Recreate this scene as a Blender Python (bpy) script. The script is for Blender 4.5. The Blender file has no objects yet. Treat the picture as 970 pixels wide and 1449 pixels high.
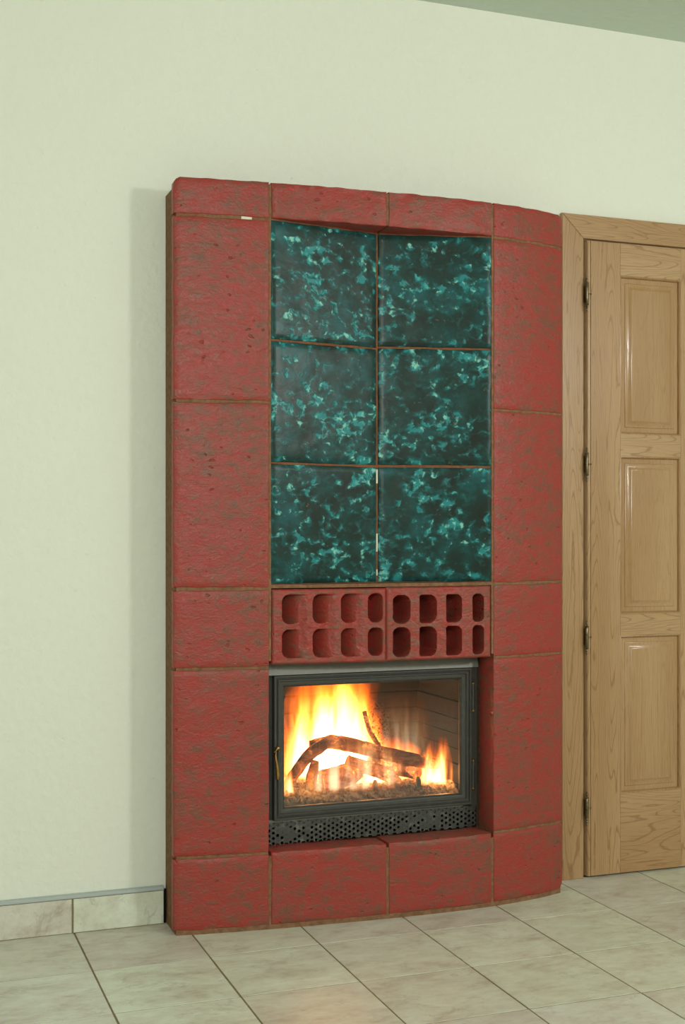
import bpy, bmesh, math, random
from mathutils import Vector, Matrix, noise

# ------------------------------------------------------------------ camera, world, lights, exposure
scene = bpy.context.scene
COL = scene.collection
random.seed(7)
R = math.radians

W_PX, H_PX, F_PX, HORIZON = 970.0, 1449.0, 1792.0, 757.0
YAW = R(20.1)
CAM_Z = 1.08
cd = bpy.data.cameras.new('camera')
cam = bpy.data.objects.new('camera', cd)
COL.objects.link(cam)
cam.location = (0.0, -3.4938, CAM_Z)
cam.rotation_euler = (R(90), 0, -YAW)
cd.sensor_fit = 'VERTICAL'
cd.sensor_height = 36.0
cd.lens = 36.0 * F_PX / H_PX
cd.shift_y = (HORIZON - H_PX / 2) / H_PX
cd.clip_start = 0.01
scene.camera = cam

vs = scene.view_settings
vs.view_transform = 'Standard'
vs.look = 'None'
vs.gamma = 1.0
vs.use_curve_mapping = False
vs.exposure = 0.0

world = bpy.data.worlds.new('world')
scene.world = world
world.use_nodes = True
bg = world.node_tree.nodes['Background']
bg.inputs[0].default_value = (0.80, 0.95, 0.86, 1)
bg.inputs[1].default_value = 0.25


def area_light(name, loc, target, sx, sy, power, color):
    ld = bpy.data.lights.new(name, 'AREA')
    ld.shape = 'RECTANGLE'
    ld.size, ld.size_y = sx, sy
    ld.energy = power
    ld.color = color
    o = bpy.data.objects.new(name, ld)
    COL.objects.link(o)
    o.location = loc
    o.rotation_euler = (Vector(target) - Vector(loc)).to_track_quat('-Z', 'Y').to_euler()
    return o


KEY = area_light('softbox_key', (3.35, -3.9, 2.15), (1.3, 0, 1.25), 0.36, 0.36, 40, (1.0, 0.985, 0.96))
FILL = area_light('softbox_fill', (0.05, -4.7, 2.10), (1.9, 0, 1.3), 0.9, 0.8, 60, (0.97, 1.0, 0.96))


def glow(name, loc, power, radius, color=(1.0, 0.42, 0.10)):
    ld = bpy.data.lights.new(name, 'POINT')
    ld.energy = power
    ld.color = color
    ld.shadow_soft_size = radius
    o = bpy.data.objects.new(name, ld)
    COL.objects.link(o)
    o.location = loc
    return o


# ------------------------------------------------------------------ helpers
def lin(r, g, b):
    def f(c):
        c /= 255.0
        return c / 12.92 if c <= 0.04045 else ((c + 0.055) / 1.055) ** 2.4
    return (f(r), f(g), f(b), 1.0)


def link_mesh(name, verts, faces, mat=None, parent=None, loc=None, smooth=None):
    """One mesh object; verts are in the parent's space, the origin is moved to loc."""
    me = bpy.data.meshes.new(name)
    if loc is None:
        n = max(1, len(verts))
        loc = Vector((sum(v[0] for v in verts) / n, sum(v[1] for v in verts) / n, min(v[2] for v in verts)))
    loc = Vector(loc)
    me.from_pydata([tuple(Vector(v) - loc) for v in verts], [], faces)
    me.update()
    bm = bmesh.new()
    bm.from_mesh(me)
    bmesh.ops.recalc_face_normals(bm, faces=bm.faces)
    bm.to_mesh(me)
    bm.free()
    if smooth is not None:
        for p in me.polygons:
            p.use_smooth = True
        me.set_sharp_from_angle(angle=R(smooth))
    if mat:
        me.materials.append(mat)
    o = bpy.data.objects.new(name, me)
    COL.objects.link(o)
    o.location = loc
    if parent:
        o.parent = parent
    return o


def empty(name, loc, rz=0.0):
    o = bpy.data.objects.new(name, None)
    COL.objects.link(o)
    o.empty_display_size = 0.1
    o.location = loc
    o.rotation_euler = (0, 0, rz)
    return o


def tag(o, label=None, cat=None, group=None, kind=None):
    for k, v in (('label', label), ('category', cat), ('group', group), ('kind', kind)):
        if v:
            o[k] = v
    return o


class MB:
    def __init__(self):
        self.v, self.f = [], []

    def add(self, verts, faces):
        n = len(self.v)
        self.v += [tuple(v) for v in verts]
        self.f += [tuple(i + n for i in f) for f in faces]

    def box(self, x0, x1, y0, y1, z0, z1):
        self.add([(x0, y0, z0), (x1, y0, z0), (x1, y1, z0), (x0, y1, z0),
                  (x0, y0, z1), (x1, y0, z1), (x1, y1, z1), (x0, y1, z1)],
                 [(0, 3, 2, 1), (4, 5, 6, 7), (0, 1, 5, 4), (1, 2, 6, 5), (2, 3, 7, 6), (3, 0, 4, 7)])

    def bevel_box(self, x0, x1, y0, y1, z0, z1, b, front='-y'):
        """Box whose front rim (facing -y, or +z for a floor tile) is chamfered by b."""
        if front == '-y':
            A = [(x0, z0), (x1, z0), (x1, z1), (x0, z1)]
            B = [(x0 + b, z0 + b), (x1 - b, z0 + b), (x1 - b, z1 - b), (x0 + b, z1 - b)]
            vs_ = [(x, y1, z) for x, z in A] + [(x, y0 + b, z) for x, z in A] + [(x, y0, z) for x, z in B]
        else:
            A = [(x0, y0), (x1, y0), (x1, y1), (x0, y1)]
            B = [(x0 + b, y0 + b), (x1 - b, y0 + b), (x1 - b, y1 - b), (x0 + b, y1 - b)]
            vs_ = [(x, y, z0) for x, y in A] + [(x, y, z1 - b) for x, y in A] + [(x, y, z1) for x, y in B]
        fs = [(3, 2, 1, 0), (8, 9, 10, 11)]
        for k in (0, 4):
            for i in range(4):
                j = (i + 1) % 4
                fs.append((k + i, k + j, k + 4 + j, k + 4 + i))
        self.add(vs_, fs)

    def lathe(self, prof, seg, origin, axis='z'):
        """prof: list of (radius, along)."""
        ox, oy, oz = origin
        vs_ = []
        for r, h in prof:
            for i in range(seg):
                a = 2 * math.pi * i / seg
                c, s = r * math.cos(a), r * math.sin(a)
                if axis == 'z':
                    vs_.append((ox + c, oy + s, oz + h))
                elif axis == 'y':
                    vs_.append((ox + c, oy + h, oz + s))
                else:
                    vs_.append((ox + h, oy + c, oz + s))
        fs = []
        for k in range(len(prof) - 1):
            for i in range(seg):
                j = (i + 1) % seg
                fs.append((k * seg + i, k * seg + j, (k + 1) * seg + j, (k + 1) * seg + i))
        fs.append(tuple(range(seg))[::-1])
        fs.append(tuple((len(prof) - 1) * seg + i for i in range(seg)))
        self.add(vs_, fs)

    def tube(self, pts, radii, seg=10, wob=0.0, seed=0.0):
        pts = [Vector(p) for p in pts]
        n = len(pts)
        vs_ = []
        up = Vector((0.13, 0.21, 0.97))
        for k in range(n):
            d = (pts[min(k + 1, n - 1)] - pts[max(k - 1, 0)]).normalized()
            a = d.cross(up)
            if a.length < 0.1:
                a = d.cross(Vector((0, 1, 0)))
            a.normalize()
            b = d.cross(a)
            for i in range(seg):
                t = 2 * math.pi * i / seg
                q = a * math.cos(t) + b * math.sin(t)
                w = 1.0
                if wob:
                    w += wob * noise.noise(Vector((q.x * 1.3 + seed, q.y * 1.3 + k * 0.22, q.z * 1.3 - seed)))
                    w += wob * 0.6 * noise.noise(Vector((q.x * 3 + seed, q.y * 3 + k * 0.6, q.z * 3 + seed)))
                vs_.append(pts[k] + q * radii[k] * w)
        fs = []
        for k in range(n - 1):
            for i in range(seg):
                j = (i + 1) % seg
                fs.append((k * seg + i, k * seg + j, (k + 1) * seg + j, (k + 1) * seg + i))
        fs.append(tuple(range(seg))[::-1])
        fs.append(tuple((n - 1) * seg + i for i in range(seg)))
        self.add(vs_, fs)

    def build(self, name, mat, parent=None, smooth=None, loc=None):
        return link_mesh(name, self.v, self.f, mat, parent, loc, smooth)


# ------------------------------------------------------------------ materials
class NT:
    def __init__(self, name):
        self.m = bpy.data.materials.new(name)
        self.m.use_nodes = True
        self.t = self.m.node_tree
        self.t.nodes.clear()
        self.out = self.t.nodes.new('ShaderNodeOutputMaterial')

    def n(self, typ, ins=None, **kw):
        nd = self.t.nodes.new(typ)
        for k, v in kw.items():
            setattr(nd, k, v)
        for k, v in (ins or {}).items():
            self.set(nd, k, v)
        return nd

    def set(self, nd, k, v):
        if isinstance(v, bpy.types.NodeSocket):
            self.t.links.new(v, nd.inputs[k])
        else:
            nd.inputs[k].default_value = v

    def math(self, op, a, b=0.0, c=0.0, clamp=False):
        nd = self.n('ShaderNodeMath', operation=op, use_clamp=clamp)
        for i, v in enumerate((a, b, c)):
            self.set(nd, i, v)
        return nd.outputs[0]

    def vmath(self, op, a, b):
        nd = self.n('ShaderNodeVectorMath', operation=op)
        self.set(nd, 0, a)
        self.set(nd, 1, b)
        return nd.outputs[0]

    def coords(self, scale=(1, 1, 1), rnd=7.0):
        """Object coordinates in metres, shifted per object so that no two pieces look alike."""
        tc = self.n('ShaderNodeTexCoord').outputs['Object']
        if rnd:
            oi = self.n('ShaderNodeObjectInfo').outputs['Random']
            sh = self.n('ShaderNodeCombineXYZ', {0: self.math('MULTIPLY', oi, rnd), 1: self.math('MULTIPLY', oi, rnd * 3.7), 2: self.math('MULTIPLY', oi, rnd * 2.3)})
            tc = self.vmath('ADD', tc, sh.outputs[0])
        if scale != (1, 1, 1):
            tc = self.vmath('MULTIPLY', tc, scale)
        return tc

    def noise(self, vec, scale, detail=3.0, rough=0.55, dist=0.0):
        return self.n('ShaderNodeTexNoise', {'Vector': vec, 'Scale': scale, 'Detail': detail, 'Roughness': rough, 'Distortion': dist}).outputs[0]

    def voronoi(self, vec, scale, rand=1.0, feature='F1'):
        return self.n('ShaderNodeTexVoronoi', {'Vector': vec, 'Scale': scale, 'Randomness': rand}, feature=feature).outputs['Distance']

    def ramp(self, fac, stops, interp='LINEAR'):
        nd = self.n('ShaderNodeValToRGB', {0: fac})
        nd.color_ramp.interpolation = interp
        el = nd.color_ramp.elements
        while len(el) < len(stops):
            el.new(0.5)
        for e, (p, c) in zip(el, stops):
            e.position = p
            e.color = c if len(c) == 4 else (*c, 1)
        return nd.outputs[0]

    def step(self, fac, a, b):
        """smoothstep from a to b"""
        nd = self.n('ShaderNodeMapRange', {0: fac, 1: a, 2: b}, interpolation_type='SMOOTHSTEP')
        return nd.outputs[0]

    def mix(self, fac, a, b, blend='MIX'):
        nd = self.n('ShaderNodeMix', data_type='RGBA', blend_type=blend)
        self.set(nd, 0, fac)
        self.set(nd, 6, a)
        self.set(nd, 7, b)
        return nd.outputs[2]

    def bump(self, height, strength=0.3, dist=0.002, normal=None):
        ins = {'Strength': strength, 'Distance': dist, 'Height': height}
        if normal is not None:
            ins['Normal'] = normal
        return self.n('ShaderNodeBump', ins).outputs[0]

    def principled(self, **kw):
        nd = self.n('ShaderNodeBsdfPrincipled')
        for k, v in kw.items():
            self.set(nd, k.replace('_', ' '), v)
        self.t.links.new(nd.outputs[0], self.out.inputs['Surface'])
        return nd


M = {}


def plaster(name, c0, c1, scale, strength):
    t = NT(name)
    P = t.coords(rnd=0)
    big = t.noise(P, 0.7, 2)
    col = t.mix(t.step(big, 0.3, 0.7), c0, c1)
    fine = t.noise(P, scale, 4, 0.6)
    lump = t.voronoi(P, scale * 0.55)
    rare = t.step(t.noise(P, 31, 1), 0.70, 0.76)
    h = t.math('ADD', t.math('MULTIPLY', fine, 0.6), t.math('MULTIPLY', lump, 0.5))
    h = t.math('SUBTRACT', h, t.math('MULTIPLY', rare, 0.22))
    t.principled(Base_Color=col, Roughness=0.85, Normal=t.bump(h, strength, 0.004))
    return t.m


M['wall'] = plaster('wall_plaster', lin(229, 231, 218), lin(231, 233, 220), 75, 0.8)
M['ceiling'] = plaster('ceiling_plaster', lin(204, 216, 203), lin(207, 219, 206), 60, 0.7)


def red_glaze():
    t = NT('red_glazed_clay')
    P = t.coords()
    warp = t.vmath('MULTIPLY', P, (1.0, 1.0, 1.7))
    patch = t.noise(warp, 30, 5, 0.68, 0.7)
    big = t.noise(P, 5, 2)
    streak = t.noise(t.vmath('MULTIPLY', P, (14, 14, 90)), 1.0, 3, 0.6)
    f = t.math('ADD', t.math('MULTIPLY', patch, 0.75), t.math('MULTIPLY', big, 0.25))
    f = t.math('ADD', f, t.math('MULTIPLY', t.math('SUBTRACT', streak, 0.5), 0.14))
    col = t.ramp(f, [(0.40, lin(158, 55, 47)), (0.50, lin(149, 62, 52)), (0.57, lin(131, 72, 57)), (0.67, lin(110, 76, 61))])
    # pits pressed into the wet clay
    pitv = t.voronoi(t.vmath('ADD', t.vmath('MULTIPLY', P, (1.0, 1.0, 1.8)), t.n('ShaderNodeVectorMath', {0: t.n('ShaderNodeTexNoise', {'Vector': P, 'Scale': 40.0}).outputs[1], 'Scale': 0.03}, operation='SCALE').outputs[0]), 27)
    pit = t.math('SUBTRACT', 1.0, t.step(pitv, 0.06, 0.20))
    pit = t.math('MULTIPLY', pit, t.step(t.noise(P, 13, 2), 0.50, 0.60))
    col = t.mix(t.math('MULTIPLY', pit, 0.14), col, lin(100, 52, 42))
    ridge = t.noise(t.vmath('MULTIPLY', P, (1.0, 1.0, 1.5)), 62, 3, 0.55, 1.2)
    h = t.math('ADD', t.math('MULTIPLY', patch, 0.45), t.math('MULTIPLY', ridge, 0.4))
    h = t.math('SUBTRACT', h, t.math('MULTIPLY', pit, 0.8))
    t.principled(Base_Color=col, Roughness=0.36, Specular_IOR_Level=0.36, Normal=t.bump(h, 0.7, 0.006))
    return t.m


def green_glaze():
    t = NT('dark_green_glazed_clay')
    P = t.coords()
    big = t.noise(P, 6, 2)
    cloud = t.noise(P, 16, 4, 0.6)
    base = t.ramp(t.math('ADD', t.math('MULTIPLY', cloud, 0.6), t.math('MULTIPLY', big, 0.4)),
                  [(0.36, lin(30, 40, 35)), (0.48, lin(26, 53, 48)), (0.56, lin(26, 64, 62)), (0.66, lin(30, 84, 88))])
    # turquoise pools where the glaze gathered in the dents
    wv = t.n('ShaderNodeVectorMath', {0: t.n('ShaderNodeTexNoise', {'Vector': P, 'Scale': 30.0, 'Detail': 2.0}).outputs[1], 'Scale': 0.022}, operation='SCALE').outputs[0]
    Q = t.vmath('ADD', P, wv)
    dens = t.math('ADD', t.math('MULTIPLY', t.math('SUBTRACT', t.noise(P, 10, 2), 0.5), 0.55), 0.0)
    pool = t.math('ADD', t.noise(t.vmath('MULTIPLY', Q, (1.0, 1.0, 1.3)), 36, 2, 0.5, 0.25), dens)
    blob = t.step(pool, 0.57, 0.70)
    grit = t.math('ADD', t.noise(Q, 66, 2, 0.5, 0.25), t.math('MULTIPLY', dens, 0.6))
    fine_ = t.math('MULTIPLY', t.step(grit, 0.55, 0.68), t.step(pool, 0.52, 0.63))
    base = t.mix(t.math('MULTIPLY', t.step(pool, 0.44, 0.62), 0.7), base, lin(28, 88, 88))
    col = t.mix(t.math('MULTIPLY', blob, 0.85), base, lin(40, 134, 136))
    col = t.mix(t.math('MULTIPLY', fine_, 0.85), col, t.mix(t.step(t.noise(P, 40, 1), 0.42, 0.62), lin(70, 166, 164), lin(140, 208, 190)))
    fleck = t.math('MULTIPLY', t.step(t.noise(Q, 110, 2), 0.66, 0.72), t.step(t.noise(P, 18, 1), 0.52, 0.60))
    col = t.mix(t.math('MULTIPLY', fleck, 0.6), col, lin(122, 92, 72))
    h = t.math('SUBTRACT', t.math('MULTIPLY', cloud, 0.7), t.math('MULTIPLY', blob, 0.55))
    h = t.math('ADD', h, t.math('MULTIPLY', t.noise(P, 60, 2), 0.25))
    t.principled(Base_Color=col, Roughness=0.30, Specular_IOR_Level=0.20, Normal=t.bump(h, 0.25, 0.004))
    return t.m


def mortar(name, c0, c1):
    t = NT(name)
    P = t.coords(rnd=3)
    n = t.noise(P, 60, 4, 0.65)
    t.principled(Base_Color=t.mix(t.step(n, 0.3, 0.7), c0, c1), Roughness=0.9, Specular_IOR_Level=0.2, Normal=t.bump(n, 0.5, 0.003))
    return t.m


def oak(name, axis, figure=1.0):
    t = NT(name)
    P = t.coords(rnd=5)
    if axis == 'z':
        st, fi = (1, 1, 0.085), (1, 1, 0.02)
    else:
        st, fi = (0.085, 1, 1), (0.02, 1, 1)
    fld = t.noise(t.vmath('MULTIPLY', P, st), 11.0, 1.5, 0.4, 0.3)
    wig = t.noise(t.vmath('MULTIPLY', P, tuple(1 if s == 1 else 0.5 for s in st)), 45, 2)
    fld = t.math('ADD', fld, t.math('MULTIPLY', wig, 0.018))
    ring = t.math('PINGPONG', t.math('MULTIPLY', fld, 28.0), 0.5)
    ring = t.math('MULTIPLY', ring, 2.0)
    dark = t.step(ring, 0.72, 1.0)
    pore = t.noise(t.vmath('MULTIPLY', P, fi), 620, 2, 0.6)
    tone = t.noise(t.vmath('MULTIPLY', P, st), 4, 2)
    col = t.mix(t.step(tone, 0.35, 0.65), lin(168, 131, 89), lin(183, 149, 109))
    col = t.mix(t.math('MULTIPLY', dark, 0.58 * figure), col, lin(128, 90, 52))
    col = t.mix(t.math('MULTIPLY', t.step(pore, 0.48, 0.66), 0.42), col, lin(134, 98, 60))
    h = t.math('SUBTRACT', t.math('MULTIPLY', pore, -0.35), t.math('MULTIPLY', dark, 0.5))
    t.principled(Base_Color=col, Roughness=0.20 + 0.10 * figure, Specular_IOR_Level=0.5, Normal=t.bump(h, 0.10, 0.0012))
    return t.m


def stone_tile():
    t = NT('stoneware_floor_tile')
    P = t.coords(rnd=9)
    oi = t.n('ShaderNodeObjectInfo').outputs['Random']
    Q = t.vmath('MULTIPLY', P, (0.8, 1.5, 1.0))
    cloud = t.noise(Q, 9, 5, 0.65, 0.4)
    mid = t.noise(Q, 36, 5, 0.7, 0.3)
    vein = t.math('ABSOLUTE', t.math('SUBTRACT', t.noise(Q, 5.5, 5, 0.6, 1.0), 0.5))
    vein = t.math('MULTIPLY', t.math('SUBTRACT', 1.0, t.step(vein, 0.0, 0.022)), t.step(t.noise(P, 9, 1), 0.50, 0.62))
    col = t.ramp(t.math('ADD', t.math('MULTIPLY', cloud, 0.62), t.math('MULTIPLY', mid, 0.38)),
                 [(0.34, lin(190, 182, 168)), (0.47, lin(211, 209, 196)), (0.58, lin(221, 223, 211)), (0.72, lin(230, 234, 223))])
    tint = t.ramp(t.math('FRACT', t.math('MULTIPLY', oi, 7.31)), [(0.0, (0.86, 0.80, 0.78)), (0.3, (0.98, 0.98, 0.97)), (0.5, (0.90, 0.86, 0.83)), (0.75, (0.95, 0.98, 0.90)), (1.0, (1.02, 1.03, 1.0))])
    col = t.mix(1.0, col, tint, 'MULTIPLY')
    speck = t.step(t.noise(P, 130, 2), 0.66, 0.74)
    col = t.mix(t.math('MULTIPLY', speck, 0.22), col, lin(120, 108, 86))
    col = t.mix(t.math('MULTIPLY', vein, 0.22), col, lin(124, 112, 90))
    h = t.math('ADD', t.math('MULTIPLY', mid, 0.8), t.math('MULTIPLY', vein, -0.5))
    t.principled(Base_Color=col, Roughness=t.math('ADD', 0.30, t.math('MULTIPLY', mid, 0.18)), Specular_IOR_Level=0.4, Normal=t.bump(h, 0.18, 0.004))
    return t.m


def metal(name, c, rough, metallic, wear=None):
    t = NT(name)
    P = t.coords(rnd=3)
    n = t.noise(P, 45, 4, 0.65)
    col = c if wear is None else t.mix(t.step(n, 0.50, 0.72), c, wear)
    t.principled(Base_Color=col, Roughness=t.math('ADD', rough - 0.06, t.math('MULTIPLY', n, 0.15)), Metallic=metallic, Normal=t.bump(t.noise(P, 320, 2), 0.08, 0.001))
    return t.m


M['red'] = red_glaze()
M['green'] = green_glaze()
M['grout'] = mortar('brown_grout', lin(116, 83, 60), lin(142, 106, 78))
M['niche_grout'] = mortar('rust_grout', lin(118, 74, 52), lin(138, 92, 66))
M['chip'] = mortar('pale_mortar', lin(214, 206, 186), lin(226, 220, 204))
M['floor_grout'] = mortar('floor_grout', lin(126, 112, 86), lin(142, 128, 100))
M['stone'] = stone_tile()
M['oak_v'] = oak('oak_upright_grain', 'z')
M['oak_h'] = oak('oak_level_grain', 'x')
M['oak_panel'] = oak('oak_panel_grain', 'z', 0.25)
M['iron'] = metal('dark_cast_iron', lin(66, 66, 62), 0.45, 0.25, lin(78, 77, 71))
M['steel'] = metal('grey_painted_steel', lin(118, 119, 111), 0.45, 0.25, lin(130, 130, 121))
M['dusty_iron'] = metal('dusty_black_iron', lin(70, 71, 66), 0.6, 0.2, lin(112, 112, 104))
M['brass'] = metal('old_brass', lin(166, 134, 78), 0.3, 0.9, lin(120, 92, 48))
M['bronze'] = metal('antique_bronze', lin(120, 110, 84), 0.32, 0.9, lin(84, 74, 52))
M['trim'] = metal('grey_edge_trim', lin(176, 184, 182), 0.4, 0.0)
M['soot'] = mortar('sooty_firebrick', lin(17, 14, 13), lin(34, 28, 25))
M['seam'] = mortar('soot_seam_and_gap_shade', lin(14, 11, 10), lin(24, 19, 16))  # soot in the chamber; painted shade at the skirting end
M['rubber'] = mortar('dark_gap', lin(58, 44, 34), lin(70, 54, 42))


def glass_mat():
    t = NT('thin_oven_glass')
    fr = t.n('ShaderNodeFresnel', {'IOR': 1.45}).outputs[0]
    P = t.coords(rnd=0)
    d = t.n('ShaderNodeSeparateXYZ', {0: P})
    # soot spatter left on the glass
    dots = t.step(t.noise(P, 170, 3, 0.6), 0.56, 0.66)
    r = t.vmath('SUBTRACT', P, (0.015, 0.0, 0.225))
    rr = t.n('ShaderNodeVectorMath', {0: t.vmath('MULTIPLY', r, (1.6, 0.0, 0.8))}, operation='LENGTH').outputs['Value']
    near = t.math('SUBTRACT', 1.0, t.step(rr, 0.02, 0.09))
    soot = t.math('MULTIPLY', t.math('MULTIPLY', dots, near), 0.7)
    tr = t.n('ShaderNodeBsdfTransparent', {'Color': (0.93, 0.92, 0.90, 1)})
    gl = t.n('ShaderNodeBsdfGlossy', {'Color': (1, 1, 1, 1), 'Roughness': 0.03})
    df = t.n('ShaderNodeBsdfDiffuse', {'Color': (0.02, 0.015, 0.012, 1)})
    a = t.n('ShaderNodeMixShader', {0: fr, 1: tr.outputs[0], 2: gl.outputs[0]})
    b = t.n('ShaderNodeMixShader', {0: soot, 1: a.outputs[0], 2: df.outputs[0]})
    t.t.links.new(b.outputs[0], t.out.inputs['Surface'])
    return t.m


M['glass'] = glass_mat()


def wood_log(name, c0, c1, ember):
    t = NT(name)
    P = t.coords(rnd=4)
    g = t.noise(t.vmath('MULTIPLY', P, (0.3, 1, 1)), 60, 4, 0.65, 0.4)
    crack = t.math('SUBTRACT', 1.0, t.step(t.math('ABSOLUTE', t.math('SUBTRACT', t.noise(P, 34, 3, 0.6, 0.8), 0.5)), 0.0, 0.05))
    col = t.mix(t.step(g, 0.35, 0.65), c0, c1)
    hot = t.math('MULTIPLY', t.step(t.noise(P, 16, 3, 0.6, 0.5), 0.50, 0.66), t.math('ADD', 0.35, t.math('MULTIPLY', crack, 0.9)))
    t.principled(Base_Color=col, Roughness=0.85, Normal=t.bump(t.math('SUBTRACT', g, crack), 0.7, 0.006),
                 Emission_Color=(1.0, 0.26, 0.06, 1), Emission_Strength=t.math('MULTIPLY', hot, ember))
    return t.m


M['log'] = wood_log('charred_log', lin(74, 46, 30), lin(132, 88, 58), 1.6)
M['ember_log'] = wood_log('ember_log', lin(120, 66, 46), lin(178, 112, 84), 3.0)
M['ash'] = mortar('grey_ash', lin(70, 62, 54), lin(140, 130, 116))


def flame_mat(name, H, W, D, lean, power, low, streak=28.0, seed=0.0, sharp=2.0, floor_=0.42, thin=1.25):
    """Emitting volume, in object space: a body W wide, D deep and H high that thins out upwards."""
    t = NT(name)
    tc = t.n('ShaderNodeTexCoord').outputs['Object']
    tc = t.vmath('ADD', tc, (0.0, 0.0, 0.0))
    s = t.n('ShaderNodeSeparateXYZ', {0: tc})
    X, Y, Z = s.outputs
    sd = t.vmath('ADD', tc, (seed, seed * 0.7, seed * 1.3))
    n1 = t.math('SUBTRACT', t.noise(t.vmath('MULTIPLY', sd, (1, 1, 0.38)), 13, 2, 0.5, 0.6), 0.5)
    n2 = t.noise(t.vmath('MULTIPLY', sd, (1, 1, 0.13)), streak, 3, 0.55, 0.3)
    h = t.math('DIVIDE', Z, H, clamp=True)
    xc = t.math('SUBTRACT', t.math('SUBTRACT', X, t.math('MULTIPLY', h, lean)), t.math('MULTIPLY', n1, W * 0.9))
    wid = t.math('MULTIPLY', t.math('SUBTRACT', 1.0, t.math('MULTIPLY', h, low)), W)
    rx = t.math('DIVIDE', xc, wid)
    ry = t.math('DIVIDE', Y, D)
    rad = t.math('SUBTRACT', 1.0, t.math('ADD', t.math('MULTIPLY', rx, rx), t.math('MULTIPLY', ry, ry)), clamp=True)
    fade = t.math('POWER', t.math('SUBTRACT', 1.0, h, clamp=True), thin)
    base = t.step(Z, -0.01, 0.02)
    d = t.math('MULTIPLY', t.math('MULTIPLY', rad, fade), base)
    d = t.math('MULTIPLY', d, t.math('ADD', floor_, t.math('MULTIPLY', t.step(n2, 0.34, 0.66), 1.2 - floor_)))
    st = t.math('MINIMUM', t.math('MULTIPLY', t.math('POWER', d, sharp), power), 85.0)
    col = t.ramp(d, [(0.0, (1.0, 0.09, 0.003)), (0.17, (1.0, 0.18, 0.010)), (0.30, (1.0, 0.44, 0.10)), (0.46, (1.0, 0.68, 0.40))])
    em = t.n('ShaderNodeEmission', {'Color': col, 'Strength': st})
    t.t.links.new(em.outputs[0], t.out.inputs['Volume'])
    return t.m


# ------------------------------------------------------------------ the room
X0, X1, Y0, CEIL = -1.6, 3.9, -4.9, 2.686
TX, TY, PITCH = 0.497, -0.333, 0.298           # floor joint lines, from the photograph


def wall_with_holes(name, holes, xs, zs, y0, y1, mat):
    """A wall of grid cells with openings, one connected mesh."""
    mb = MB()
    solid = {}
    for i in range(len(xs) - 1):
        for k in range(len(zs) - 1):
            cx, cz = (xs[i] + xs[i + 1]) / 2, (zs[k] + zs[k + 1]) / 2
            solid[i, k] = not any(a < cx < b and c < cz < d for a, b, c, d in holes)
    vid = {}

    def v(i, k, s):
        key = (i, k, s)
        if key not in vid:
            vid[key] = len(mb.v)
            mb.v.append((xs[i], y0 if s == 0 else y1, zs[k]))
        return vid[key]
    for (i, k), s in solid.items():
        if not s:
            continue
        mb.f.append((v(i, k, 0), v(i + 1, k, 0), v(i + 1, k + 1, 0), v(i, k + 1, 0)))
        mb.f.append((v(i, k, 1), v(i, k + 1, 1), v(i + 1, k + 1, 1), v(i + 1, k, 1)))
        for di, dk, a, b in ((-1, 0, (i, k), (i, k + 1)), (1, 0, (i + 1, k), (i + 1, k + 1)), (0, -1, (i, k), (i + 1, k)), (0, 1, (i, k + 1), (i + 1, k + 1))):
            if not solid.get((i + di, k + dk), False):
                mb.f.append((v(*a, 0), v(*b, 0), v(*b, 1), v(*a, 1)))
    return mb.build(name, mat, loc=(0, 0, 0))


DOOR_X0, DOOR_X1, DOOR_TOP = 2.088, 2.888, 2.012
wb = wall_with_holes('wall_back', [(1.0, 1.70, 0.20, 0.78), (DOOR_X0, DOOR_X1, -1, DOOR_TOP)],
                     [X0 - 0.12, 1.0, 1.70, DOOR_X0, DOOR_X1, X1 + 0.12], [0.0, 0.20, 0.78, DOOR_TOP, CEIL + 0.05], 0.0, 0.14, M['wall'])
tag(wb, 'cream rough plaster wall behind the red fireplace', kind='structure')


def slab(name, dims, mat, label):
    mb = MB()
    mb.box(*dims)
    o = mb.build(name, mat, loc=(0, 0, 0))
    return tag(o, label, kind='structure')


slab('ceiling', (X0 - 0.12, X1 + 0.12, Y0 - 0.12, 0.0, CEIL, CEIL + 0.05), M['ceiling'], 'pale green rough plaster ceiling')
slab('wall_left', (X0 - 0.12, X0, Y0, 0.0, 0.0, CEIL), M['wall'], 'cream plaster side wall left of the view')
slab('wall_right', (X1, X1 + 0.12, Y0, 0.0, 0.0, CEIL), M['wall'], 'cream plaster side wall beyond the door')
slab('wall_front', (X0 - 0.12, X1 + 0.12, Y0 - 0.12, Y0, 0.0, CEIL), M['wall'], 'cream plaster wall behind the camera')

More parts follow.
